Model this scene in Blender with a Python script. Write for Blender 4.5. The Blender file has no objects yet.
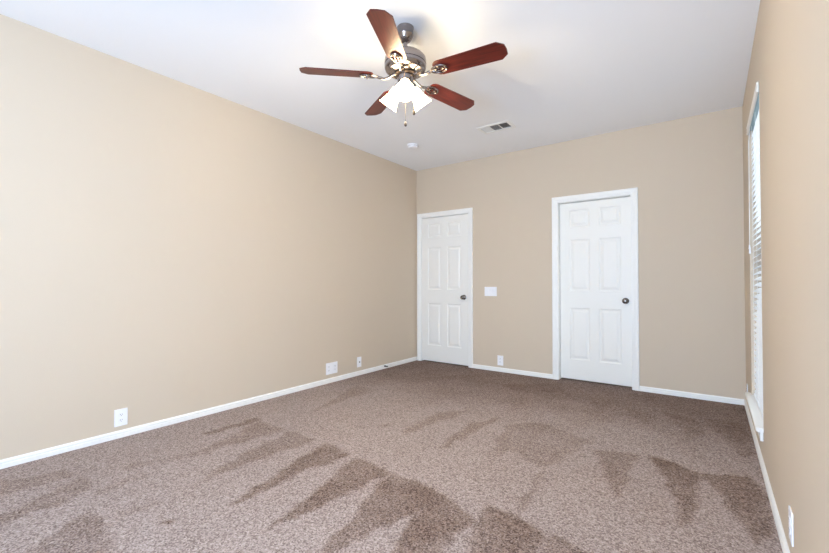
import bpy, bmesh, math, random
from mathutils import Vector, Matrix, noise

sc = bpy.context.scene
COL = sc.collection
R = math.radians
random.seed(7)

# ---------------------------------------------------------------- dimensions
W, D, H = 3.70, 4.796, 2.74          # room width, far wall, ceiling height
REAR = -2.20                          # wall behind the photographer
EYE = 1.115

# ---------------------------------------------------------------- camera
cam = bpy.data.cameras.new('camera')
cam.sensor_width = 36.0
cam.lens = 36.0 * 408.43 / 829.0
cam.clip_start = 0.02
cam_o = bpy.data.objects.new('camera', cam)
cam_o.location = (3.4622, 0.0, EYE)
cam_o.rotation_euler = (math.pi / 2 + 0.0155, 0, 0.6302)
COL.objects.link(cam_o)
sc.camera = cam_o

# ---------------------------------------------------------------- world, light, exposure
wd = bpy.data.worlds.new('daylight')
sc.world = wd
wd.use_nodes = True
wn = wd.node_tree.nodes
wn['Background'].inputs['Color'].default_value = (0.88, 0.94, 1.0, 1)
wn['Background'].inputs['Strength'].default_value = 5.0


def area(name, loc, rot, sx, sy, power, col, spread=180):
    l = bpy.data.lights.new(name, 'AREA')
    l.shape = 'RECTANGLE'
    l.size, l.size_y = sx, sy
    l.energy = power
    l.color = col
    l.spread = R(spread)
    o = bpy.data.objects.new(name, l)
    o.location = loc
    o.rotation_euler = rot
    COL.objects.link(o)
    return o


# fill lamp added behind the camera, placed at a made-up low window
area('rear_fill_lamp', (2.90, REAR + 0.27, 0.90), (R(118), 0, 0), 1.05, 1.15, 200, (0.51, 0.715, 1.0))
# lamp added in place of a camera flash, for the fan's blade shadows
area('side_fill_lamp', (W - 0.16, -0.85, 1.22), (0, R(115), 0), 0.40, 0.5, 10, (0.62, 0.79, 1.0))

sc.view_settings.view_transform = 'Standard'
sc.view_settings.look = 'None'
sc.view_settings.gamma = 1.0
sc.view_settings.use_curve_mapping = False
sc.view_settings.exposure = 0.06
sc.cycles.use_denoising = True
sc.cycles.max_bounces = 10
sc.cycles.diffuse_bounces = 7
sc.cycles.caustics_reflective = False
sc.cycles.caustics_refractive = False


# ---------------------------------------------------------------- materials
def lin(r, g, b):
    f = lambda c: ((c / 255 + 0.055) / 1.055) ** 2.4 if c / 255 > 0.04045 else c / 255 / 12.92
    return (f(r), f(g), f(b), 1)


def mat(name, col, rough=0.5, metal=0.0, bump=None, vary=None, spec=0.5):
    m = bpy.data.materials.new(name)
    m.use_nodes = True
    nt = m.node_tree
    b = nt.nodes['Principled BSDF']
    b.inputs['Base Color'].default_value = col
    b.inputs['Roughness'].default_value = rough
    b.inputs['Metallic'].default_value = metal
    b.inputs['Specular IOR Level'].default_value = spec
    tc = nt.nodes.new('ShaderNodeTexCoord')
    if vary:
        scale, amt = vary
        n = nt.nodes.new('ShaderNodeTexNoise')
        n.inputs['Scale'].default_value = scale
        n.inputs['Detail'].default_value = 4
        nt.links.new(tc.outputs['Object'], n.inputs['Vector'])
        mx = nt.nodes.new('ShaderNodeMix')
        mx.data_type = 'RGBA'
        mx.inputs[6].default_value = tuple(c * (1 - amt) for c in col[:3]) + (1,)
        mx.inputs[7].default_value = tuple(min(1, c * (1 + amt)) for c in col[:3]) + (1,)
        nt.links.new(n.outputs['Fac'], mx.inputs[0])
        nt.links.new(mx.outputs[2], b.inputs['Base Color'])
    if bump:
        scale, st, dist = bump
        n = nt.nodes.new('ShaderNodeTexNoise')
        n.inputs['Scale'].default_value = scale
        n.inputs['Detail'].default_value = 3
        nt.links.new(tc.outputs['Object'], n.inputs['Vector'])
        bp = nt.nodes.new('ShaderNodeBump')
        bp.inputs['Strength'].default_value = st
        bp.inputs['Distance'].default_value = dist
        nt.links.new(n.outputs['Fac'], bp.inputs['Height'])
        nt.links.new(bp.outputs['Normal'], b.inputs['Normal'])
    return m


M_WALL = mat('tan_wall_paint', lin(209, 194, 175), 0.85, bump=(160, 0.12, 0.004), vary=(2.0, 0.012), spec=0.25)
M_CEIL = mat('white_ceiling_paint', lin(246, 246, 248), 0.9, bump=(120, 0.2, 0.004), spec=0.2)
M_TRIM = mat('white_trim_paint', lin(242, 241, 238), 0.4, vary=(5, 0.01))
M_DOOR = mat('white_door_paint', lin(240, 238, 233), 0.42, bump=(90, 0.05, 0.002))
M_PLATE = mat('white_plastic', lin(244, 244, 248), 0.35, vary=(20, 0.01))
M_SLOT = mat('dark_slot', lin(104, 104, 108), 0.6, vary=(30, 0.1))
M_NICKEL = mat('brushed_nickel', lin(150, 142, 140), 0.2, 1.0, bump=(300, 0.04, 0.001))
M_KNOB = mat('satin_nickel_knob', lin(120, 114, 110), 0.25, 1.0, vary=(10, 0.05))
M_DARKMETAL = mat('dark_bronze_metal', lin(62, 52, 48), 0.4, 0.8, vary=(30, 0.1))
M_GREY = mat('grey_louvre_shade_and_slots', lin(150, 150, 152), 0.5, vary=(10, 0.03))
M_DUCT = mat('dark_duct_metal', lin(74, 72, 72), 0.8, vary=(10, 0.05))
M_BLIND = mat('white_blind_slat', lin(246, 248, 252), 0.45, vary=(8, 0.01))
M_VALANCE = mat('white_valance', lin(240, 236, 228), 0.45, vary=(8, 0.01))
M_HEADRAIL = mat('shade_tinted_headrail', lin(150, 170, 178), 0.5, vary=(8, 0.03))  # white rail; the sky-tinted shade behind the valance is in its colour
M_CORD = mat('white_cord', lin(240, 240, 238), 0.8, vary=(60, 0.03))
M_BULB = mat('lit_bulb', (1, 1, 1, 1), 0.5)
b = M_BULB.node_tree.nodes['Principled BSDF']
b.inputs['Emission Color'].default_value = (1.0, 0.88, 0.66, 1)
b.inputs['Emission Strength'].default_value = 110

# frosted glass shade glowing around its bulb
M_SHADE = mat('frosted_glass_shade', (1.0, 0.97, 0.92, 1), 0.5, vary=(12, 0.01))
b = M_SHADE.node_tree.nodes['Principled BSDF']
b.inputs['Emission Color'].default_value = (1.0, 0.79, 0.46, 1)
b.inputs['Emission Strength'].default_value = 32

# blind slats: thin white vinyl that lets some daylight through
nt = M_BLIND.node_tree
tr = nt.nodes.new('ShaderNodeBsdfTranslucent')
tr.inputs['Color'].default_value = (0.95, 0.97, 1.0, 1)
ms = nt.nodes.new('ShaderNodeMixShader')
ms.inputs[0].default_value = 0.12
nt.links.new(nt.nodes['Principled BSDF'].outputs[0], ms.inputs[1])
nt.links.new(tr.outputs[0], ms.inputs[2])
nt.links.new(ms.outputs[0], nt.nodes['Material Output'].inputs['Surface'])

# window glass
M_GLASS = bpy.data.materials.new('window_glass')
M_GLASS.use_nodes = True
nt = M_GLASS.node_tree
nt.nodes.remove(nt.nodes['Principled BSDF'])
tp = nt.nodes.new('ShaderNodeBsdfTransparent')
tp.inputs['Color'].default_value = (0.93, 0.96, 0.95, 1)
gl = nt.nodes.new('ShaderNodeBsdfGlossy')
gl.inputs['Roughness'].default_value = 0.02
fr = nt.nodes.new('ShaderNodeFresnel')
fr.inputs['IOR'].default_value = 1.45
ms = nt.nodes.new('ShaderNodeMixShader')
nt.links.new(fr.outputs[0], ms.inputs[0])
nt.links.new(tp.outputs[0], ms.inputs[1])
nt.links.new(gl.outputs[0], ms.inputs[2])
nt.links.new(ms.outputs[0], nt.nodes['Material Output'].inputs['Surface'])

# cherry fan blade: grain along the blade
M_CHERRY = bpy.data.materials.new('cherry_wood')
M_CHERRY.use_nodes = True
nt = M_CHERRY.node_tree
pb = nt.nodes['Principled BSDF']
pb.inputs['Roughness'].default_value = 0.30
tc = nt.nodes.new('ShaderNodeTexCoord')
mp = nt.nodes.new('ShaderNodeMapping')
mp.inputs['Scale'].default_value = (3.0, 45.0, 20.0)
n1 = nt.nodes.new('ShaderNodeTexNoise')
n1.inputs['Scale'].default_value = 2.0
n1.inputs['Detail'].default_value = 6
cr = nt.nodes.new('ShaderNodeValToRGB')
cr.color_ramp.elements[0].position = 0.3
cr.color_ramp.elements[0].color = lin(66, 20, 15)
cr.color_ramp.elements[1].position = 0.72
cr.color_ramp.elements[1].color = lin(104, 36, 25)
nt.links.new(tc.outputs['Object'], mp.inputs['Vector'])
nt.links.new(mp.outputs['Vector'], n1.inputs['Vector'])
nt.links.new(n1.outputs['Fac'], cr.inputs['Fac'])
nt.links.new(cr.outputs['Color'], pb.inputs['Base Color'])
M_WALNUT = mat('dark_wood_fob', lin(38, 22, 16), 0.5, vary=(40, 0.15))

# carpet: speckled cut pile; its attribute mixes vacuum tracks with far-end dimness painted in
M_CARPET = bpy.data.materials.new('brown_carpet')
M_CARPET.use_nodes = True
nt = M_CARPET.node_tree
pb = nt.nodes['Principled BSDF']
pb.inputs['Roughness'].default_value = 1.0
pb.inputs['Specular IOR Level'].default_value = 0.05
tc = nt.nodes.new('ShaderNodeTexCoord')


def noise_node(scale, detail, rough=0.6):
    n = nt.nodes.new('ShaderNodeTexNoise')
    n.inputs['Scale'].default_value = scale
    n.inputs['Detail'].default_value = detail
    n.inputs['Roughness'].default_value = rough
    nt.links.new(tc.outputs['Object'], n.inputs['Vector'])
    return n


def ramp(src, p0, c0, p1, c1):
    r = nt.nodes.new('ShaderNodeValToRGB')
    r.color_ramp.elements[0].position = p0
    r.color_ramp.elements[0].color = c0
    r.color_ramp.elements[1].position = p1
    r.color_ramp.elements[1].color = c1
    nt.links.new(src, r.inputs['Fac'])
    return r


def math_node(op, a, c, clamp=False):
    m = nt.nodes.new('ShaderNodeMath')
    m.operation = op
    m.use_clamp = clamp
    for k, q in enumerate((a, c)):
        if isinstance(q, (int, float)):
            m.inputs[k].default_value = q
        else:
            nt.links.new(q, m.inputs[k])
    return m.outputs[0]


# every tuft has its own tone; clumps of tufts vary more slowly
tuft = nt.nodes.new('ShaderNodeTexVoronoi')
tuft.inputs['Scale'].default_value = 165
nt.links.new(tc.outputs['Object'], tuft.inputs['Vector'])
sep = nt.nodes.new('ShaderNodeSeparateColor')
nt.links.new(tuft.outputs['Color'], sep.inputs[0])
clump = noise_node(60, 3, 0.65)
fine = math_node('ADD', math_node('MULTIPLY', sep.outputs[0], 0.5), math_node('MULTIPLY', clump.outputs['Fac'], 0.45))
mid = noise_node(3.0, 3)
light_pile = ramp(fine, 0.22, lin(124, 109, 104), 0.78, lin(196, 181, 175))
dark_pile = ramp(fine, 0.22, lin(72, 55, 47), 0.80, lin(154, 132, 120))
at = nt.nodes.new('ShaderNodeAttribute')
at.attribute_name = 'nap_shade'
# ragged edges: single tufts flip over on their own
flip = math_node('MULTIPLY', math_node('SUBTRACT', sep.outputs[1], 0.5), 0.5)
drift = math_node('MULTIPLY', math_node('SUBTRACT', mid.outputs['Fac'], 0.40), 0.5)
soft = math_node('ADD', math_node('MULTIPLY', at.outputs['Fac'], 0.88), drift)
add = nt.nodes.new('ShaderNodeMath')
add.operation = 'ADD'
add.use_clamp = True
nt.links.new(soft, add.inputs[0])
nt.links.new(flip, add.inputs[1])
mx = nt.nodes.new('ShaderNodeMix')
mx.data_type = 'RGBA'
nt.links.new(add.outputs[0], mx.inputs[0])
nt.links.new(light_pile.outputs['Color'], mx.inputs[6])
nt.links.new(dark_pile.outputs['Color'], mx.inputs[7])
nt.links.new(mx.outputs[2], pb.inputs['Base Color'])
bp = nt.nodes.new('ShaderNodeBump')
bp.inputs['Strength'].default_value = 0.5
bp.inputs['Distance'].default_value = 0.004
nt.links.new(fine, bp.inputs['Height'])
nt.links.new(bp.outputs['Normal'], pb.inputs['Normal'])


# ---------------------------------------------------------------- helpers
def obj(name, bm, material, parent=None, smooth=False, loc=None, rot=None):
    """link a bmesh as ONE mesh object"""
    bmesh.ops.recalc_face_normals(bm, faces=bm.faces[:])
    me = bpy.data.meshes.new(name)
    bm.to_mesh(me)
    bm.free()
    if smooth:
        for p in me.polygons:
            p.use_smooth = True
        try:
            me.set_sharp_from_angle(angle=R(38))
        except Exception:
            pass
    me.materials.append(material)
    o = bpy.data.objects.new(name, me)
    COL.objects.link(o)
    if parent:
        o.parent = parent
    if loc:
        o.location = loc
    if rot:
        o.rotation_euler = rot
    return o


def tag(o, label, cat, group=None, kind=None):
    o['label'] = label
    o['category'] = cat
    if group:
        o['group'] = group
    if kind:
        o['kind'] = kind
    return o


def empty(name, loc, rz=0.0):
    o = bpy.data.objects.new(name, None)
    o.empty_display_size = 0.1
    o.location = loc
    o.rotation_euler = (0, 0, rz)
    COL.objects.link(o)
    return o


def box(bm, x0, x1, y0, y1, z0, z1, bev=0.0):
    t = bmesh.new()
    bmesh.ops.create_cube(t, size=1)
    for v in t.verts:
        v.co = Vector((x0 + (v.co.x + .5) * (x1 - x0), y0 + (v.co.y + .5) * (y1 - y0), z0 + (v.co.z + .5) * (z1 - z0)))
    if bev:
        bmesh.ops.bevel(t, geom=t.edges[:], offset=bev, segments=2, affect='EDGES', profile=0.6)
    merge(bm, t)
    return bm


def merge(bm, t, mtx=None):
    if mtx is not None:
        bmesh.ops.transform(t, matrix=mtx, verts=t.verts[:])
    vm = {v: bm.verts.new(v.co) for v in t.verts}
    for f in t.faces:
        try:
            bm.faces.new([vm[v] for v in f.verts])
        except ValueError:
            pass
    t.free()


def lathe(bm, prof, seg=32, mtx=None):
    """prof: (r, z) points, revolved about z"""
    t = bmesh.new()
    rings = []
    for r, z in prof:
        if r < 1e-6:
            rings.append([t.verts.new((0, 0, z))])
        else:
            rings.append([t.verts.new((r * math.cos(2 * math.pi * i / seg), r * math.sin(2 * math.pi * i / seg), z)) for i in range(seg)])
    for a, c in zip(rings, rings[1:]):
        for i in range(seg):
            j = (i + 1) % seg
            if len(a) == 1 and len(c) == 1:
                continue
            if len(a) == 1:
                t.faces.new([a[0], c[i], c[j]])
            elif len(c) == 1:
                t.faces.new([a[i], a[j], c[0]])
            else:
                t.faces.new([a[i], a[j], c[j], c[i]])
    merge(bm, t, mtx)
    return bm


def tube(bm, pts, r, seg=8, close=False):
    pts = [Vector(p) for p in pts]
    rings = []
    n = len(pts)
    for k, p in enumerate(pts):
        if close:
            d = pts[(k + 1) % n] - pts[k - 1]
        else:
            d = pts[min(k + 1, n - 1)] - pts[max(k - 1, 0)]
        d.normalize()
        up = Vector((0, 0, 1)) if abs(d.z) < 0.9 else Vector((1, 0, 0))
        u = d.cross(up).normalized()
        v = d.cross(u)
        rr = r[k] if isinstance(r, (list, tuple)) else r
        rings.append([bm.verts.new(p + rr * (u * math.cos(2 * math.pi * i / seg) + v * math.sin(2 * math.pi * i / seg))) for i in range(seg)])
    m = n if close else n - 1
    for k in range(m):
        a, c = rings[k], rings[(k + 1) % n]
        for i in range(seg):
            j = (i + 1) % seg
            bm.faces.new([a[i], a[j], c[j], c[i]])
    if not close:
        bm.faces.new(rings[0])
        bm.faces.new(rings[-1][::-1])
    return bm


def prism(bm, outline, z0, z1, bev=0.0, mtx=None):
    t = bmesh.new()
    a = [t.verts.new((x, y, z0)) for x, y in outline]
    c = [t.verts.new((x, y, z1)) for x, y in outline]
    t.faces.new(a[::-1])
    t.faces.new(c)
    n = len(a)
    for i in range(n):
        j = (i + 1) % n
        t.faces.new([a[i], a[j], c[j], c[i]])
    if bev:
        bmesh.ops.bevel(t, geom=[e for e in t.edges], offset=bev, segments=2, affect='EDGES')
    merge(bm, t, mtx)
    return bm


def slab(us, vs, holes, t0, t1, place):
    """solid slab on the grid us x vs with the cells listed in holes left open; place(u, v, t) -> xyz"""
    bm = bmesh.new()
    cache = {}

    def V(i, j, t):
        k = (i, j, t)
        if k not in cache:
            cache[k] = bm.verts.new(place(us[i], vs[j], t))
        return cache[k]
    nu, nv = len(us) - 1, len(vs) - 1
    solid = lambda i, j: 0 <= i < nu and 0 <= j < nv and (i, j) not in holes
    for i in range(nu):
        for j in range(nv):
            if not solid(i, j):
                continue
            for t in (t0, t1):
                bm.faces.new([V(i, j, t), V(i + 1, j, t), V(i + 1, j + 1, t), V(i, j + 1, t)])
            for di, dj, e in ((-1, 0, ((0, 0), (0, 1))), (1, 0, ((1, 0), (1, 1))), (0, -1, ((0, 0), (1, 0))), (0, 1, ((0, 1), (1, 1)))):
                if not solid(i + di, j + dj):
                    p, q = [(i + a, j + c) for a, c in e]
                    bm.faces.new([V(*p, t0), V(*q, t0), V(*q, t1), V(*p, t1)])
    return bm


def sweep(path, prof, out_dir, normal):
    """mitred moulding: path points in a plane, prof (offset away from the opening, height off the wall)"""
    bm = bmesh.new()
    path = [Vector(p) for p in path]
    rows = []
    for k, p in enumerate(path):
        rows.append([bm.verts.new(p + out_dir[k] * o + normal * h) for o, h in prof])
    for a, c in zip(rows, rows[1:]):
        for i in range(len(prof) - 1):
            bm.faces.new([a[i], a[i + 1], c[i + 1], c[i]])
        bm.faces.new([a[-1], a[0], c[0], c[-1]])
    bm.faces.new(rows[0])
    bm.faces.new(rows[-1][::-1])
    return bm


def subparent(o, parent):
    o.parent = parent
    return o


# ================================================================ the setting
T = 0.14
# door openings (clear) in the far wall
DOORS = [dict(x0=0.078, x1=0.857, z1=2.050), dict(x0=2.012, x1=2.786, z1=2.050)]
WIN = dict(y0=3.20, y1=4.105, z0=0.245, z1=2.345)

# carpet floor with vacuum tracks, and the far end's dimmer light painted in
NAP = [
    (0.55, [(0.511, 1.936), (0.822, 1.928), (0.814, 1.821), (0.728, 1.303)]),
    (0.65, [(0.888, 1.951), (1.173, 1.94), (1.124, 1.446), (1.123, 1.176), (1.052, 1.326), (0.931, 1.741)]),
    (0.9, [(1.274, 1.934), (1.546, 1.905), (1.49, 1.596), (1.503, 1.136), (1.395, 1.511)]),
    (1, [(1.629, 1.867), (1.699, 1.901), (1.927, 1.852), (1.885, 1.607), (1.853, 1.298), (1.833, 1.129), (1.762, 1.383)]),
    (1, [(1.932, 1.871), (2.023, 1.862), (2.277, 1.662), (2.187, 1.276), (2.169, 1.113), (2.144, 1.125), (2.101, 1.329), (2.023, 1.568)]),
    (1, [(1.977, 1.873), (2.246, 1.864), (2.515, 1.749), (2.546, 1.731), (2.532, 1.536), (2.533, 1.394), (2.399, 1.296), (2.31, 1.559), (2.281, 1.665)]),
    (1, [(2.535, 1.873), (2.616, 1.866), (2.765, 1.832), (2.851, 1.795), (2.864, 1.635), (2.645, 1.475), (2.579, 1.707)]),
    (1, [(2.868, 1.825), (2.937, 1.823), (3.057, 1.776), (2.897, 1.659)]),
    (0.5, [(0.244, 0.492), (0.426, 0.465), (0.439, 0.579), (0.469, 0.804), (0.344, 0.728)]),
    (0.6, [(0.707, 0.39), (0.688, 0.503), (0.586, 0.672), (0.5, 0.796), (0.735, 0.755), (0.781, 0.628), (0.776, 0.481), (0.796, 0.377)]),
    (0.6, [(1.14, 0.479), (1.011, 0.611), (1.004, 0.69), (1.219, 0.686), (1.479, 0.624), (1.2, 0.421)]),
    (1.3, [(1.403, 0.853), (1.387, 0.881), (1.402, 0.901), (1.416, 0.878)]),
    (0.4, [(0.774, 0.77), (0.772, 1.01), (0.818, 0.998), (0.821, 0.766)]),
    (0.35, [(0.571, 0.992), (0.738, 1.428), (0.801, 1.395), (0.623, 0.98)]),
    (0.4, [(1.128, 0.769), (1.16, 0.915), (1.209, 0.905), (1.18, 0.765)]),
    (0.8, [(0.411, 1.539), (0.402, 1.596), (0.422, 1.976), (0.483, 1.946), (0.462, 1.564)]),
    (0.5, [(1.619, 2.36), (1.566, 2.606), (1.551, 2.994), (1.747, 3.171), (1.649, 2.722)]),
    (0.6, [(1.971, 2.348), (1.937, 2.591), (1.904, 2.88), (2.035, 3.153), (2.007, 2.691)]),
    (0.45, [(2.309, 2.382), (2.234, 2.714), (2.159, 3.067), (2.335, 3.252), (2.759, 3.052), (2.678, 2.669), (2.636, 2.432), (2.534, 2.492), (2.361, 2.592)]),
    (0.45, [(2.636, 2.432), (2.642, 2.486), (2.696, 1.946), (2.68, 1.923)]),
    (0.55, [(2.824, 2.93), (3.071, 3.031), (3.04, 2.359), (2.984, 2.533)]),
    (0.9, [(3.126, 3.041), (3.27, 3.011), (3.393, 2.922), (3.355, 2.244), (3.28, 2.624)]),
    (0.9, [(3.407, 2.932), (3.616, 3.024), (3.683, 2.779), (3.678, 2.407), (3.618, 2.32), (3.558, 2.5), (3.488, 2.686)]),
    (0.7, [(3.111, 4.166), (3.43, 3.965), (3.33, 3.491), (3.246, 3.831)]),
    (0.7, [(3.396, 4.115), (3.653, 4.156), (3.659, 3.441), (3.619, 3.356), (3.524, 3.655)]),
    (0.4, [(2.83, 4.066), (3.056, 3.961), (3.002, 3.625)]),
    (0.35, [(2.556, 4.093), (2.685, 4.187), (2.677, 3.684)]),
    (0.4, [(1.622, 4.2), (2.08, 4.644), (2.21, 4.274), (1.807, 4.028)]),
    (0.4, [(0.338, 3.21), (0.631, 3.219), (0.616, 2.842), (0.65, 2.371)]),
    (0.7, [(1.376, 2.467), (1.387, 2.503), (1.424, 2.447), (1.399, 2.428)]),
]



def inside(x, y, poly):
    c = False
    n = len(poly)
    j = n - 1
    dmin = 1e9
    for i in range(n):
        xi, yi = poly[i]
        xj, yj = poly[j]
        if (yi > y) != (yj > y) and x < (xj - xi) * (y - yi) / (yj - yi) + xi:
            c = not c
        dx, dy = xj - xi, yj - yi
        l2 = dx * dx + dy * dy
        t = max(0, min(1, ((x - xi) * dx + (y - yi) * dy) / l2)) if l2 else 0
        d = math.hypot(x - xi - t * dx, y - yi - t * dy)
        dmin = min(dmin, d)
        j = i
    return dmin if c else -dmin


def nap_shade_at(x, y):
    wx = x + 0.035 * noise.noise((x * 9, y * 9, 3.1)) + 0.02 * noise.noise((x * 30, y * 30, 1.7))
    wy = y + 0.035 * noise.noise((x * 9, y * 9, 8.4)) + 0.02 * noise.noise((x * 30, y * 30, 5.2))
    v = 0.0
    for s, poly, bb in NAPB:
        if wx < bb[0] or wx > bb[1] or wy < bb[2] or wy > bb[3]:
            continue
        d = inside(wx, wy, poly)
        k = max(0.0, min(1.0, d / 0.045 + 0.75))
        v = max(v, s * k * k * (3 - 2 * k))
    v *= 0.85 + 0.3 * noise.noise((x * 6, y * 6, 0.5))
    q = max(0.0, min(1.0, (y - 2.7 + 0.25 * noise.noise((x * 2, y * 2, 2.2))) / 1.6))  # darker towards the far wall: weaker light there painted into the pile
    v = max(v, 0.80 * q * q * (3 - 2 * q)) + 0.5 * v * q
    return v


NAPB = []
for s, poly in NAP:
    xs = [p[0] for p in poly]
    ys = [p[1] for p in poly]
    NAPB.append((s, poly, (min(xs) - .03, max(xs) + .03, min(ys) - .03, max(ys) + .03)))

step = 0.014
nx = int(W / step)
ny0, ny1 = 0.3, D + 0.12
ny = int((ny1 - ny0) / step)
verts = [(W * i / nx, ny0 + (ny1 - ny0) * j / ny, 0) for j in range(ny + 1) for i in range(nx + 1)]
faces = [(j * (nx + 1) + i, j * (nx + 1) + i + 1, (j + 1) * (nx + 1) + i + 1, (j + 1) * (nx + 1) + i) for j in range(ny) for i in range(nx)]
k0 = len(verts)
verts += [(0, REAR, 0), (W, REAR, 0)]
faces.append((k0, k0 + 1) + tuple(range(nx, -1, -1)))
# underside, so the floor is a solid slab
k1 = len(verts)
verts += [(0, REAR, -0.1), (W, REAR, -0.1), (W, ny1, -0.1), (0, ny1, -0.1)]
faces += [(k1, k1 + 3, k1 + 2, k1 + 1), (k0, k1, k1 + 1, k0 + 1)]
me = bpy.data.meshes.new('floor')
me.from_pydata(verts, [], faces)
a = me.attributes.new('nap_shade', 'FLOAT', 'POINT')
a.data.foreach_set('value', [nap_shade_at(v[0], v[1]) for v in verts])
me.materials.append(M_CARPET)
fl = bpy.data.objects.new('floor', me)
COL.objects.link(fl)
tag(fl, 'brown speckled wall to wall carpet with vacuum tracks', 'carpet', kind='structure')

# ceiling, with the opening of the air register
VX0, VX1, VY0, VY1 = 1.500, 1.800, 3.855, 4.015
bm = slab([-T, VX0, VX1, W + T], [REAR - T, VY0, VY1, D + T], {(1, 1)}, H, H + 0.12, lambda u, v, t: (u, v, t))
tag(obj('ceiling', bm, M_CEIL), 'flat white painted ceiling', 'ceiling', kind='structure')

# walls
tag(obj('wall_left', box(bmesh.new(), -T, 0, REAR - T, D + T, -0.1, H), M_WALL), 'long blank tan wall on the left', 'wall', kind='structure')
d0, d1 = DOORS
us = [0, d0['x0'], d0['x1'], d1['x0'], d1['x1'], W]
bm = slab(us, [0, 2.05, H], {(1, 0), (3, 0)}, D, D + 0.12, lambda u, v, t: (u, t, v))
box(bm, 0, W, D + 0.12, D + 0.16, -0.1, H)
tag(obj('wall_back', bm, M_WALL), 'tan far wall holding the two white doors', 'wall', kind='structure')
bm = slab([REAR - T, -1.15, -0.55, WIN['y0'], WIN['y1'], D + T], [-0.1, WIN['z0'] - 0.02, 0.95, 1.55, WIN['z1'], H], {(3, 1), (3, 2), (3, 3), (1, 2)}, W, W + T, lambda u, v, t: (t, u, v))
tag(obj('wall_right', bm, M_WALL), 'tan wall with the window on the right', 'wall', kind='structure')
bm = slab([0, 2.35, 3.45, W], [-0.1, 0.30, 1.50, H], {(1, 1)}, REAR - T, REAR, lambda u, v, t: (u, t, v))
tag(obj('wall_rear', bm, M_WALL), 'tan wall behind the camera with an added low window', 'wall', kind='structure')

# baseboards: stepped moulding profile
BP = [(0, 0), (0, 0.013), (0.026, 0.013), (0.0275, 0.0085), (0.032, 0.0085), (0.0345, 0.0115), (0.043, 0.0105), (0.049, 0.005), (0.052, 0.003), (0.052, 0)]   # (height, depth)


def baseboard(name, p0, p1, nrm, label, m=M_TRIM):
    bm = bmesh.new()
    p0, p1, nrm = Vector(p0), Vector(p1), Vector(nrm)
    ra = [bm.verts.new(p0 + nrm * d + Vector((0, 0, h))) for h, d in BP]
    rb = [bm.verts.new(p1 + nrm * d + Vector((0, 0, h))) for h, d in BP]
    for i in range(len(BP)):
        j = (i + 1) % len(BP)
        bm.faces.new([ra[i], ra[j], rb[j], rb[i]])
    bm.faces.new(ra)
    bm.faces.new(rb[::-1])
    return tag(obj(name, bm, m), label, 'baseboard', kind='structure')


CW = 0.064                        # casing width
baseboard('baseboard_left', (0, REAR, 0), (0, D, 0), (1, 0, 0), 'white baseboard along the left wall')
bm = bmesh.new()
baseboard('baseboard_back', (d0['x1'] + CW - .006, D, 0), (d1['x0'] - CW + .006, D, 0), (0, -1, 0), 'white baseboard between the two doors')
baseboard('baseboard_back_right', (d1['x1'] + CW - .006, D, 0), (W - 0.013, D, 0), (0, -1, 0), 'white baseboard right of the second door')
baseboard('baseboard_right', (W, REAR, 0), (W, D, 0), (-1, 0, 0), 'white baseboard under the window')


# doors
def panel_door(x0, x1, z0, z1, y, parent, name='door_slab', th=0.035):
    """six-panel slab whose front face is at y, looking towards -y"""
    w = x1 - x0
    sx, mx_ = 0.106, 0.098
    pw = (w - 2 * sx - mx_) / 2
    cols = [(x0 + sx, x0 + sx + pw), (x1 - sx - pw, x1 - sx)]
    rows = [(0.238, 0.828), (1.020, 1.612), (1.752, 1.950)]
    us = sorted({x0, x1, *[c for p in cols for c in p]})
    vs = sorted({z0, z1, *[c for p in rows for c in p]})
    bm = bmesh.new()
    cache = {}

    def V(x, yy, z):
        k = (round(x, 5), round(yy, 5), round(z, 5))
        if k not in cache:
            cache[k] = bm.verts.new((x, yy, z))
        return cache[k]
    for i in range(len(us) - 1):
        for j in range(len(vs) - 1):
            a, c, e, f = us[i], us[i + 1], vs[j], vs[j + 1]
            if (a, c) in cols and (e, f) in rows:
                rings = [(0, 0), (0.006, 0.007), (0.016, 0.0095), (0.022, 0.009), (0.044, 0.002), (0.047, 0.0015)]
                prev = None
                for o, dd in rings:
                    r = [V(a + o, y + dd, e + o), V(c - o, y + dd, e + o), V(c - o, y + dd, f - o), V(a + o, y + dd, f - o)]
                    if prev:
                        for q in range(4):
                            bm.faces.new([prev[q], prev[(q + 1) % 4], r[(q + 1) % 4], r[q]])
                    prev = r
                bm.faces.new(prev)
            else:
                bm.faces.new([V(a, y, e), V(c, y, e), V(c, y, f), V(a, y, f)])
    yb = y + th
    for i in range(len(us) - 1):
        bm.faces.new([V(us[i], y, z0), V(us[i + 1], y, z0), V(us[i + 1], yb, z0), V(us[i], yb, z0)])
        bm.faces.new([V(us[i], y, z1), V(us[i + 1], y, z1), V(us[i + 1], yb, z1), V(us[i], yb, z1)])
    for j in range(len(vs) - 1):
        bm.faces.new([V(x0, y, vs[j]), V(x0, y, vs[j + 1]), V(x0, yb, vs[j + 1]), V(x0, yb, vs[j])])
        bm.faces.new([V(x1, y, vs[j]), V(x1, y, vs[j + 1]), V(x1, yb, vs[j + 1]), V(x1, yb, vs[j])])
    bm.faces.new([V(u, yb, z0) for u in us] + [V(x1, yb, v) for v in vs[1:]] + [V(u, yb, z1) for u in us[::-1][1:]] + [V(x0, yb, v) for v in vs[::-1][1:-1]])
    return obj(name, bm, M_DOOR, parent)


CP = [(-0.006, 0), (-0.006, 0.009), (0.002, 0.012), (0.014, 0.0125), (0.022, 0.016), (0.044, 0.0185), (0.054, 0.017), (0.0575, 0.013), (0.058, 0)]


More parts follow.
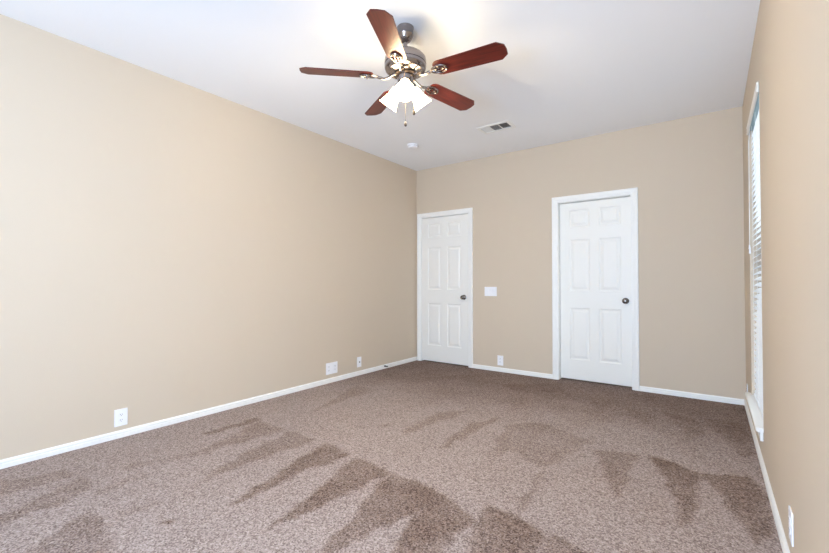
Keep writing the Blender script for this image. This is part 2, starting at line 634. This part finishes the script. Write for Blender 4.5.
def door(name, d, sx0, sx1, recess, hinges, label):
    e = empty(name, ((d['x0'] + d['x1']) / 2, D, 0))
    tag(e, label, 'door', kind='structure')
    off = Vector(e.location)
    put = lambda o: (setattr(o, 'location', -off), o)[1]
    x0, x1, z1 = d['x0'], d['x1'], d['z1']
    # jamb lining with the stop the slab closes against
    bm = bmesh.new()
    for a, c in ((x0, x0 + 0.011), (x1 - 0.011, x1)):
        box(bm, a, c, D - 0.001, D + 0.118, 0, z1)
    box(bm, x0 + 0.011, x1 - 0.011, D - 0.001, D + 0.118, z1 - 0.011, z1)
    put(obj('door_jamb', bm, M_TRIM, e))
    # casing
    path = [(x0, D, 0), (x0, D, z1), (x1, D, z1), (x1, D, 0)]
    outs = [Vector((-1, 0, 0)), Vector((-1, 0, 1)), Vector((1, 0, 1)), Vector((1, 0, 0))]
    put(obj('door_casing', sweep(path, CP, outs, Vector((0, -1, 0))), M_TRIM, e))
    y = D + recess
    s = panel_door(sx0, sx1, 0.016, 2.034, y, e)
    put(s)
    # knob: rose, neck and ball
    kx, kz = sx1 - 0.062, 0.922
    m = Matrix.Translation((kx, y + 0.001, kz)) @ Matrix.Rotation(R(90), 4, 'X')
    bm = bmesh.new()
    lathe(bm, [(0, 0), (0.033, 0), (0.033, 0.004), (0.029, 0.009), (0.016, 0.012), (0.012, 0.016), (0.011, 0.028), (0.014, 0.033),
               (0.022, 0.037), (0.027, 0.044), (0.0285, 0.052), (0.026, 0.060), (0.019, 0.065), (0.009, 0.067), (0, 0.0672)], 28, m)
    k = obj('door_knob', bm, M_KNOB, e, True)
    k['label'] = 'dark nickel door knob'
    put(k)
    # strike side: latch plate seen in the gap
    if hinges:
        for hz in (0.25, 1.02, 1.80):
            bm = bmesh.new()
            tube(bm, [(sx0 - 0.004, y - 0.003, hz), (sx0 - 0.004, y - 0.003, hz + 0.085)], 0.0045, 10)
            put(obj('hinge', bm, M_TRIM, e, True))
    return e


door('door_1', DOORS[0], 0.092, 0.843, 0.004, True, 'white six panel door with white casing in the far left corner')
door('door_2', DOORS[1], 2.026, 2.773, 0.068, False, 'white six panel door recessed in white casing near the window')


# window on the right wall
def window(name, loc, w, h, flip, label, wide=1):
    """sash window: local x along the wall, y outwards, z up from the sill"""
    e = empty(name, loc)
    e.rotation_euler = (0, 0, flip)
    tag(e, label, 'window', kind='structure')
    bm = bmesh.new()
    f = 0.045
    for a, c in ((-w / 2, -w / 2 + f), (w / 2 - f, w / 2)):
        box(bm, a, c, 0.085, 0.135, 0, h, 0.003)
    box(bm, -w / 2 + f, w / 2 - f, 0.085, 0.135, 0, f, 0.003)
    box(bm, -w / 2 + f, w / 2 - f, 0.085, 0.135, h - f, h, 0.003)
    for k in range(1, wide):
        xx = -w / 2 + w * k / wide
        box(bm, xx - f / 2, xx + f / 2, 0.085, 0.135, f, h - f)
    box(bm, -w / 2 + f, w / 2 - f, 0.095, 0.130, h / 2 - 0.02, h / 2 + 0.02)
    obj('window_frame', bm, M_TRIM, e)
    bm = bmesh.new()
    box(bm, -w / 2 + f, w / 2 - f, 0.110, 0.114, f, h - f)
    obj('window_pane', bm, M_GLASS, e)
    return e


wy0, wy1, wz0, wz1 = WIN['y0'], WIN['y1'], WIN['z0'], WIN['z1']
w1 = window('window_1', (W, (wy0 + wy1) / 2, wz0), wy1 - wy0, wz1 - wz0, R(-90), 'tall narrow window behind white blinds in the right wall')
# stool with its two horns, and the apron under it
bm = bmesh.new()
hw = (wy1 - wy0) / 2
prism(bm, [(-hw - 0.08, 0), (-hw - 0.08, -0.026), (-hw - 0.072, -0.036), (hw + 0.006, -0.036), (hw + 0.013, -0.026), (hw + 0.013, 0), (hw - .001, 0), (hw - .001, 0.084), (-hw + .001, 0.084), (-hw + .001, 0)], -0.02, 0.004, 0.003)
s = obj('window_sill', bm, M_TRIM, w1)
bm = bmesh.new()
box(bm, -hw - 0.06, hw + 0.004, -0.016, -0.001, -0.075, -0.0205, 0.003)
obj('window_apron', bm, M_TRIM, w1)
window('added_side_window', (W, -0.85, 0.95), 0.60, 0.60, R(-90), 'small added window in the right wall behind the camera')  # unseen window made up to go with the side lamp
window('added_rear_window', (2.90, REAR, 0.30), 1.1, 1.2, R(180), 'added low window in the wall behind the camera')  # made-up window, sized and set low to suit the rear fill lamp

# ================================================================ window blind
e = empty('window_blind', (W, (wy0 + wy1) / 2, wz0))
e.rotation_euler = (0, 0, R(-90))
tag(e, 'white horizontal slat blind hanging in the tall window', 'blind')
bw = hw - 0.012
HB = wz1 - wz0
# local: x along wall (+x towards the camera side), y outwards, z up
bm = bmesh.new()
prism(bm, [(-0.010, HB - 0.077), (-0.002, HB - 0.077), (-0.002, HB - 0.015), (-0.010, HB - 0.015), (-0.013, HB - 0.020), (-0.013, HB - 0.026), (-0.011, HB - 0.030), (-0.011, HB - 0.062), (-0.013, HB - 0.066), (-0.013, HB - 0.072)],
      -hw + 0.01, hw - 0.002, 0, Matrix(((0, 0, 1, 0), (1, 0, 0, 0), (0, 1, 0, 0), (0, 0, 0, 1))))
obj('valance', bm, M_VALANCE, e)
bm = bmesh.new()
box(bm, -bw, bw, 0.006, 0.062, HB - 0.048, HB - 0.002, 0.003)
obj('headrail', bm, M_HEADRAIL, e)
bm = bmesh.new()
pitch, z = 0.0425, 0.052
tilt = R(36)
zs = []
while z < HB - 0.065:
    zs.append(z)
    t = bmesh.new()
    rows = []
    for k in range(7):
        q = -1 + 2 * k / 6
        yy, zz = q * 0.025, 0.0025 * (1 - q * q)
        rows.append((yy, zz))
    top = [(a, c + 0.0013) for a, c in rows]
    bot = [(a, c - 0.0013) for a, c in rows][::-1]
    ring = top + bot
    va = [t.verts.new((-bw, y_, z_)) for y_, z_ in ring]
    vb = [t.verts.new((bw, y_, z_)) for y_, z_ in ring]
    t.faces.new(va)
    t.faces.new(vb[::-1])
    for i in range(len(ring)):
        j = (i + 1) % len(ring)
        t.faces.new([va[i], va[j], vb[j], vb[i]])
    merge(bm, t, Matrix.Translation((0, 0.036, z)) @ Matrix.Rotation(tilt, 4, 'X'))
    z += pitch
obj('slats', bm, M_BLIND, e, True)
bm = bmesh.new()
box(bm, -bw, bw, 0.012, 0.060, 0.006, 0.022, 0.004)
obj('bottom_rail', bm, M_BLIND, e)
for xx in (-bw + 0.13, 0.0, bw - 0.13):
    bm = bmesh.new()
    for yy in (0.0105, 0.0615):
        tube(bm, [(xx, yy, 0.014), (xx, yy, HB - 0.046)], 0.0011, 6)
    for z in zs:
        tube(bm, [(xx, 0.0105, z - 0.006), (xx, 0.0615, z - 0.003)], 0.0006, 4)
    obj('ladder_cord', bm, M_CORD, e)
for xx, z in ((-hw + 0.055, 1.16), (-hw + 0.085, 1.125)):
    bm = bmesh.new()
    tube(bm, [(xx, 0.004, HB - 0.046), (xx, 0.001, HB - 0.10), (xx, -0.003, HB - 0.14), (xx, -0.005, z)], 0.0010, 6)
    c = obj('pull_cord', bm, M_CORD, e)
    bm = bmesh.new()
    lathe(bm, [(0, 0.004), (0.003, 0.003), (0.0045, -0.004), (0.0065, -0.026), (0.0065, -0.032), (0, -0.033)], 12, Matrix.Translation((xx, -0.005, z)))
    obj('tassel', bm, M_PLATE, c, True)

# ================================================================ ceiling fan
FX, FY = 1.8952, 2.0499
fan = empty('ceiling_fan', (FX, FY, H))
tag(fan, 'brushed nickel ceiling fan with five cherry blades and three lit glass shades', 'ceiling fan')
z_ = lambda z: z - H
bm = bmesh.new()
lathe(bm, [(0, z_(2.7399)), (0.054, z_(2.7399)), (0.054, z_(2.7364)), (0.051, z_(2.7310)), (0.051, z_(2.6950)), (0.052, z_(2.6914)), (0.050, z_(2.6869)),
           (0.042, z_(2.6680)), (0.030, z_(2.6536)), (0.018, z_(2.6473)), (0, z_(2.6473))], 40)
obj('canopy', bm, M_NICKEL, fan, True)
bm = bmesh.new()
lathe(bm, [(0, z_(2.655)), (0.0125, z_(2.655)), (0.0125, z_(2.592)), (0.022, z_(2.590)), (0.024, z_(2.579)), (0, z_(2.578))], 24)
obj('downrod', bm, M_NICKEL, fan, True)
bm = bmesh.new()
lathe(bm, [(0, z_(2.5820)), (0.040, z_(2.5820)), (0.052, z_(2.5787)), (0.080, z_(2.5728)), (0.104, z_(2.5620)), (0.112, z_(2.5587)), (0.113, z_(2.5553)), (0.122, z_(2.5503)),
           (0.130, z_(2.5395)), (0.1325, z_(2.5253)), (0.1325, z_(2.5037)), (0.129, z_(2.5020)), (0.129, z_(2.4970)), (0.1325, z_(2.4953)), (0.1325, z_(2.4837)), (0.128, z_(2.4687)), (0.118, z_(2.4587)), (0.104, z_(2.4545)),
           (0.100, z_(2.4570)), (0.078, z_(2.4537)), (0.070, z_(2.4470)), (0, z_(2.4470))], 56)
obj('motor_housing', bm, M_NICKEL, fan, True)
# dark vent ring under the motor
bm = bmesh.new()
for k in range(30):
    a = 2 * math.pi * k / 30
    t = bmesh.new()
    box(t, 0.107, 0.125, -0.0045, 0.0045, 0, 0.004)
    merge(bm, t, Matrix.Rotation(a, 4, 'Z') @ Matrix.Translation((0, 0, z_(2.459))) @ Matrix.Rotation(R(-18), 4, 'Y'))
vr = obj('vent_slots', bm, M_DARKMETAL, fan)
bm = bmesh.new()
lathe(bm, [(0, z_(2.4480)), (0.066, z_(2.4480)), (0.068, z_(2.4430)), (0.068, z_(2.4360)), (0.062, z_(2.4330)), (0.058, z_(2.4285)), (0, z_(2.4285))], 36)
o = obj('flywheel', bm, M_DARKMETAL, fan, True)
o['label'] = 'dark ring under the motor'
bm = bmesh.new()
lathe(bm, [(0, z_(2.4280)), (0.050, z_(2.4280)), (0.050, z_(2.3870)), (0.047, z_(2.3810)), (0.036, z_(2.3670)), (0.024, z_(2.3610)), (0.012, z_(2.3580)), (0.010, z_(2.3470)), (0.006, z_(2.3420)), (0, z_(2.3410))], 36)
obj('switch_housing', bm, M_NICKEL, fan, True)

BZ = 2.424
PITCH = R(-12)
blade_proto = iron_proto = None
for k in range(5):
    a = R(-136.57 + 72 * k)
    if k == 0:
        # blade outline: rounded root, slightly flared, clipped tip
        ol = [(0.205, -0.030), (0.212, -0.046), (0.226, -0.057), (0.245, -0.061), (0.600, -0.069), (0.628, -0.052), (0.655, -0.036),
              (0.655, 0.036), (0.628, 0.052), (0.600, 0.069), (0.245, 0.061), (0.226, 0.057), (0.212, 0.046), (0.205, 0.030)]
        ol = [(0.205, -0.030), (0.212, -0.046), (0.226, -0.057), (0.245, -0.061), (0.612, -0.069), (0.651, -0.038),
              (0.655, 0.0), (0.651, 0.038), (0.612, 0.069), (0.245, 0.061), (0.226, 0.057), (0.212, 0.046), (0.205, 0.030)]
        bm = prism(bmesh.new(), ol, -0.0032, 0.0032, 0.0012)
        bl = obj('fan_blade', bm, M_CHERRY, fan)
        # blade iron: arm from the flywheel, then an oval loop under the blade root, with screws
        bm = bmesh.new()
        zu = -0.0085
        tube(bm, [(0.060, 0, 0.012), (0.085, 0, 0.004), (0.110, 0, -0.012), (0.135, 0, -0.018), (0.160, 0, -0.014), (0.185, 0, zu)], [0.0085, 0.0085, 0.0085, 0.0085, 0.009, 0.009], 10)
        loop = [(0.235 + 0.050 * math.cos(q), 0.030 * math.sin(q) * (1.0 + 0.15 * math.cos(q)), zu) for q in [2 * math.pi * i / 28 for i in range(28)]]
        tube(bm, loop, 0.0062, 8, True)
        inner = [(0.240 + 0.024 * math.cos(q), 0.011 * math.sin(q), zu) for q in [2 * math.pi * i / 20 for i in range(20)]]
        tube(bm, inner, 0.0042, 8, True)
        for q in (-1, 1):
            tube(bm, [(0.175, 0, zu), (0.195, q * 0.012, zu), (0.222, q * 0.012, zu)], 0.0055, 8)
            lathe(bm, [(0, -0.004), (0.006, -0.003), (0.007, 0.004), (0, 0.004)], 12, Matrix.Translation((0.243, q * 0.030, zu - 0.006)))
        lathe(bm, [(0, -0.004), (0.006, -0.003), (0.007, 0.004), (0, 0.004)], 12, Matrix.Translation((0.283, 0, zu - 0.006)))
        ir = obj('blade_iron', bm, M_NICKEL, fan, True)
        blade_proto, iron_proto = bl, ir
    else:
        bl = blade_proto.copy()
        COL.objects.link(bl)
        bl.parent = fan
        ir = iron_proto.copy()
        COL.objects.link(ir)
        ir.parent = fan
    for o in (bl, ir):
        o.matrix_local = Matrix.Translation((0, 0, z_(BZ))) @ Matrix.Rotation(a, 4, 'Z') @ Matrix.Rotation(PITCH, 4, 'X')

# light kit: three tilted bell shades
for k in range(3):
    az = R(-54.0 + 120 * k)
    tl = R(40)
    m = Matrix.Translation((0.034 * math.cos(az), 0.034 * math.sin(az), z_(2.387))) @ Matrix.Rotation(az, 4, 'Z') @ Matrix.Rotation(math.pi - tl, 4, 'Y')
    # local +z runs down the shade's axis
    bm = bmesh.new()
    lathe(bm, [(0, -0.012), (0.014, -0.012), (0.016, 0.006), (0.026, 0.012), (0.029, 0.018), (0.029, 0.034), (0.026, 0.034), (0.0, 0.030)], 24)
    h = obj('shade_holder', bm, M_NICKEL, fan, True)
    h.matrix_local = m
    bm = bmesh.new()
    P_ = [(0.024, 0.036), (0.030, 0.040), (0.033, 0.050), (0.036, 0.070), (0.041, 0.095), (0.049, 0.122), (0.059, 0.148), (0.063, 0.156)]
    lathe(bm, P_ + [(r - 0.003, z) for r, z in P_[::-1]] + [P_[0]], 36)
    s = obj('lamp_shade', bm, M_SHADE, fan, True)
    s.matrix_local = m
    bm = bmesh.new()
    lathe(bm, [(0, 0.031), (0.012, 0.034), (0.013, 0.050), (0.018, 0.066), (0.025, 0.082), (0.0265, 0.094), (0.023, 0.108), (0.013, 0.118), (0, 0.121)], 20)
    bu = obj('bulb', bm, M_BULB, s, True)
    l = bpy.data.lights.new('bulb_light', 'POINT')
    l.energy = 15.0
    l.color = (1.0, 0.90, 0.70)
    l.shadow_soft_size = 0.02
    lo = bpy.data.objects.new('bulb_light', l)
    COL.objects.link(lo)
    lo.parent = s
    lo.location = (0, 0, 0.145)

# pull chains with wooden fobs
for (px, py, z0, z1) in ((0.006, -0.006, 2.343, 2.135), (0.043, 0.033, 2.387, 2.212)):
    bm = bmesh.new()
    n = 34
    for i in range(n):
        zz = z0 + (z1 - z0) * i / (n - 1)
        lathe(bm, [(0, 0.0028), (0.0020, 0.0017), (0.0026, 0), (0.0020, -0.0017), (0, -0.0028)], 6, Matrix.Translation((px, py, z_(zz))))
    tube(bm, [(px, py, z_(z0)), (px, py, z_(z1))], 0.0007, 5)
    c = obj('pull_chain', bm, M_NICKEL, fan)
    bm = bmesh.new()
    lathe(bm, [(0, 0.004), (0.004, 0.002), (0.0065, -0.006), (0.0085, -0.018), (0.0075, -0.026), (0.003, -0.030), (0, -0.030)], 14, Matrix.Translation((px, py, z_(z1))))
    f = obj('fob', bm, M_WALNUT, c, True)
    f['label'] = 'dark wooden fob at the chain end'

# ================================================================ smoke detector
sd = empty('smoke_detector', (0.622, 3.862, H))
tag(sd, 'small round white smoke detector on the ceiling', 'smoke detector')
bm = bmesh.new()
lathe(bm, [(0, -0.0002), (0.068, -0.0002), (0.068, -0.010), (0.064, -0.012), (0.0, -0.012)], 36)
obj('mounting_base', bm, M_PLATE, sd, True)
bm = bmesh.new()
lathe(bm, [(0, -0.0122), (0.060, -0.0122), (0.061, -0.022), (0.056, -0.031), (0.046, -0.036), (0.020, -0.038), (0.019, -0.0365), (0.014, -0.0365), (0.013, -0.039), (0, -0.039)], 36)
obj('detector_cover', bm, M_PLATE, sd, True)
bm = bmesh.new()
for k in range(20):
    a = 2 * math.pi * k / 20
    t = bmesh.new()
    box(t, 0.0605, 0.0625, -0.006, 0.006, -0.021, -0.0165)
    merge(bm, t, Matrix.Rotation(a, 4, 'Z'))
obj('vent_slots', bm, M_GREY, sd)

# ================================================================ air register in the ceiling
vc = ((VX0 + VX1) / 2, (VY0 + VY1) / 2)
av = empty('air_vent', (vc[0], vc[1], H))
tag(av, 'white three bank air register in the ceiling with two louvre banks greyed as shade', 'air vent')
hx, hy = (VX1 - VX0) / 2, (VY1 - VY0) / 2
bm = slab([-hx - 0.027, -hx + 0.004, -0.0535, -0.0465, 0.0465, 0.0535, hx - 0.004, hx + 0.027], [-hy - 0.027, -hy + 0.004, hy - 0.004, hy + 0.027],
          {(1, 1), (3, 1), (5, 1)}, -0.006, -0.0005, lambda u, v, t: (u, v, t))
obj('register_frame', bm, M_TRIM, av)
for q, (a, c) in enumerate(((-hx + 0.004, -0.0535), (-0.0465, 0.0465), (0.0535, hx - 0.004))):
    bm = bmesh.new()
    n = 7
    for i in range(n):
        x = a + (c - a) * (i + 0.5) / n
        t = bmesh.new()
        box(t, -0.0075, 0.0075, -hy + 0.004, hy - 0.004, -0.0006, 0.0006)
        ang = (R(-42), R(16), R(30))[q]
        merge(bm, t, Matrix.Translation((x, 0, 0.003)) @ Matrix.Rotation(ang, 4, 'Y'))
    o = obj('louvre_bank', bm, (M_TRIM, M_GREY, M_GREY)[q], av)  # two of the white banks greyed, painting in the shade between slats
    if q == 0:
        o['label'] = 'white louvre bank'
bm = bmesh.new()
box(bm, -hx + .001, hx - .001, -hy + .001, hy - .001, 0.10, 0.112)
for a in (-hx + .001, hx - 0.004):
    box(bm, a, a + 0.003, -hy + .001, hy - .001, 0.010, 0.10)
for a in (-hy + .001, hy - 0.004):
    box(bm, -hx + .004, hx - .004, a, a + 0.003, 0.010, 0.10)
obj('duct_boot', bm, M_DUCT, av)


# ================================================================ wall plates
def plate_root(name, loc, rz, label, cat, group=None):
    e = empty(name, loc, rz)
    tag(e, label, cat, group)
    return e


def faceplate(parent, w, h, th=0.006):
    """local: x across, -y out of the wall, z up, origin at the plate's centre"""
    bm = bmesh.new()
    box(bm, -w / 2, w / 2, -th, -0.0002, -h / 2, h / 2, 0.0022)
    return obj('faceplate', bm, M_PLATE, parent)


def screw(parent, x, z, th=0.006):
    bm = lathe(bmesh.new(), [(0, 0), (0.0032, 0), (0.0032, 0.0010), (0, 0.0014)], 12, Matrix.Translation((x, -th, z)) @ Matrix.Rotation(R(90), 4, 'X'))
    obj('screw', bm, M_PLATE, parent)


def duplex(parent, cx=0.0, th=0.006):
    for sz in (-1, 1):
        ol = []
        for i in range(24):
            a = 2 * math.pi * i / 24
            ol.append((cx + 0.0172 * math.cos(a), max(-0.0125, min(0.0125, 0.0172 * math.sin(a)))))
        cz = sz * 0.0195
        bm = prism(bmesh.new(), ol, 0, 0.0022, 0, Matrix.Translation((0, -th + 0.0002, cz)) @ Matrix.Rotation(R(90), 4, 'X'))
        r = obj('receptacle', bm, M_PLATE, parent)
        bm = bmesh.new()
        for x, hh in ((-0.0062, 0.0085), (0.0062, 0.007)):
            box(bm, cx + x - 0.0014, cx + x + 0.0014, -th - 0.0024, -th - 0.0018, cz + 0.0035 - hh / 2, cz + 0.0035 + hh / 2)
        lathe(bm, [(0, 0), (0.0024, 0), (0.0024, 0.0006), (0, 0.0006)], 10, Matrix.Translation((cx, -th - 0.0018, cz - 0.0065)) @ Matrix.Rotation(R(90), 4, 'X'))
        o = obj('slots', bm, M_SLOT, r)
        o['label'] = 'dark slots'
    screw(parent, cx, 0, th)


def jack(parent, cx, cz, th=0.006):
    bm = bmesh.new()
    lathe(bm, [(0, 0), (0.0075, 0), (0.0075, 0.003), (0.0048, 0.003), (0.0048, 0.010), (0.0025, 0.010), (0.002, 0.004), (0, 0.004)], 16,
          Matrix.Translation((cx, -th, cz)) @ Matrix.Rotation(R(90), 4, 'X'))
    o = obj('coaxial_jack', bm, M_KNOB, parent, True)
    o['label'] = 'dark metal jack'


LEFT, BACK, RIGHT = R(90), 0.0, R(-90)       # plates face +x, -y, -x
e = plate_root('electrical_outlet', (0, 1.146, 0.144), LEFT, 'white duplex outlet on the left wall, nearest of that wall\'s plates', 'outlet')
faceplate(e, 0.082, 0.122)
duplex(e)
e = plate_root('electrical_outlet', (0, 3.168, 0.158), LEFT, 'wide white multi-gang outlet plate low on the left wall', 'outlet')
faceplate(e, 0.170, 0.128)
duplex(e, -0.046)
duplex(e, 0.046)
e = plate_root('cable_outlet', (0, 3.608, 0.158), LEFT, 'narrow white plate with one dark jack on left wall near the corner', 'cable outlet')
faceplate(e, 0.072, 0.122)
jack(e, 0, 0)
screw(e, 0, 0.046)
screw(e, 0, -0.046)
e = plate_root('electrical_outlet', (1.301, D, 0.140), BACK, 'white duplex outlet low on the far wall between the two doors', 'outlet')
faceplate(e, 0.078, 0.124)
duplex(e)
e = plate_root('electrical_outlet', (W, 2.128, 0.184), RIGHT, 'white outlet plate low on right wall, in front of the window', 'outlet')
faceplate(e, 0.078, 0.122)
duplex(e)
e = plate_root('electrical_outlet', (W, 4.560, 0.178), RIGHT, 'white outlet plate on right wall beyond the window sill, near the corner', 'outlet')
faceplate(e, 0.074, 0.120)
duplex(e)

# three switch plate
e = plate_root('light_switch', (1.170, D, 1.005), BACK, 'white triple light switch plate between the two doors', 'light switch')
faceplate(e, 0.168, 0.118)
for x in (-0.046, 0.0, 0.046):
    bm = bmesh.new()
    box(bm, x - 0.017, x + 0.017, -0.0072, -0.0058, -0.0335, 0.0335, 0.0005)
    r = obj('switch_frame', bm, M_PLATE, e)
    t = bmesh.new()
    box(t, -0.0145, 0.0145, -0.003, 0.003, -0.031, 0.031, 0.001)
    bm = bmesh.new()
    merge(bm, t, Matrix.Translation((x, -0.0078, 0)) @ Matrix.Rotation(R(8), 4, 'X'))
    obj('rocker', bm, M_PLATE, r)

# spring door stop on the left baseboard
e = empty('door_stop', (0.013, 4.075, 0.034))
tag(e, 'small dark spring door stop on left baseboard near the corner', 'door stop')
rotY = Matrix.Rotation(R(90), 4, 'Y')
bm = lathe(bmesh.new(), [(0, 0), (0.012, 0), (0.012, 0.003), (0.007, 0.008), (0, 0.008)], 16, rotY)
obj('mount', bm, M_DARKMETAL, e, True)
bm = bmesh.new()
tube(bm, [(0.006 + 0.030 * i / 108, 0.0062 * math.cos(2 * math.pi * i / 12), 0.0062 * math.sin(2 * math.pi * i / 12)) for i in range(109)], 0.0017, 6)
obj('spring', bm, M_DARKMETAL, e, True)
bm = lathe(bmesh.new(), [(0, 0), (0.0085, 0), (0.0095, 0.003), (0.0095, 0.012), (0.006, 0.015), (0, 0.015)], 16, Matrix.Translation((0.034, 0, 0)) @ rotY)
obj('tip', bm, M_SLOT, e, True)
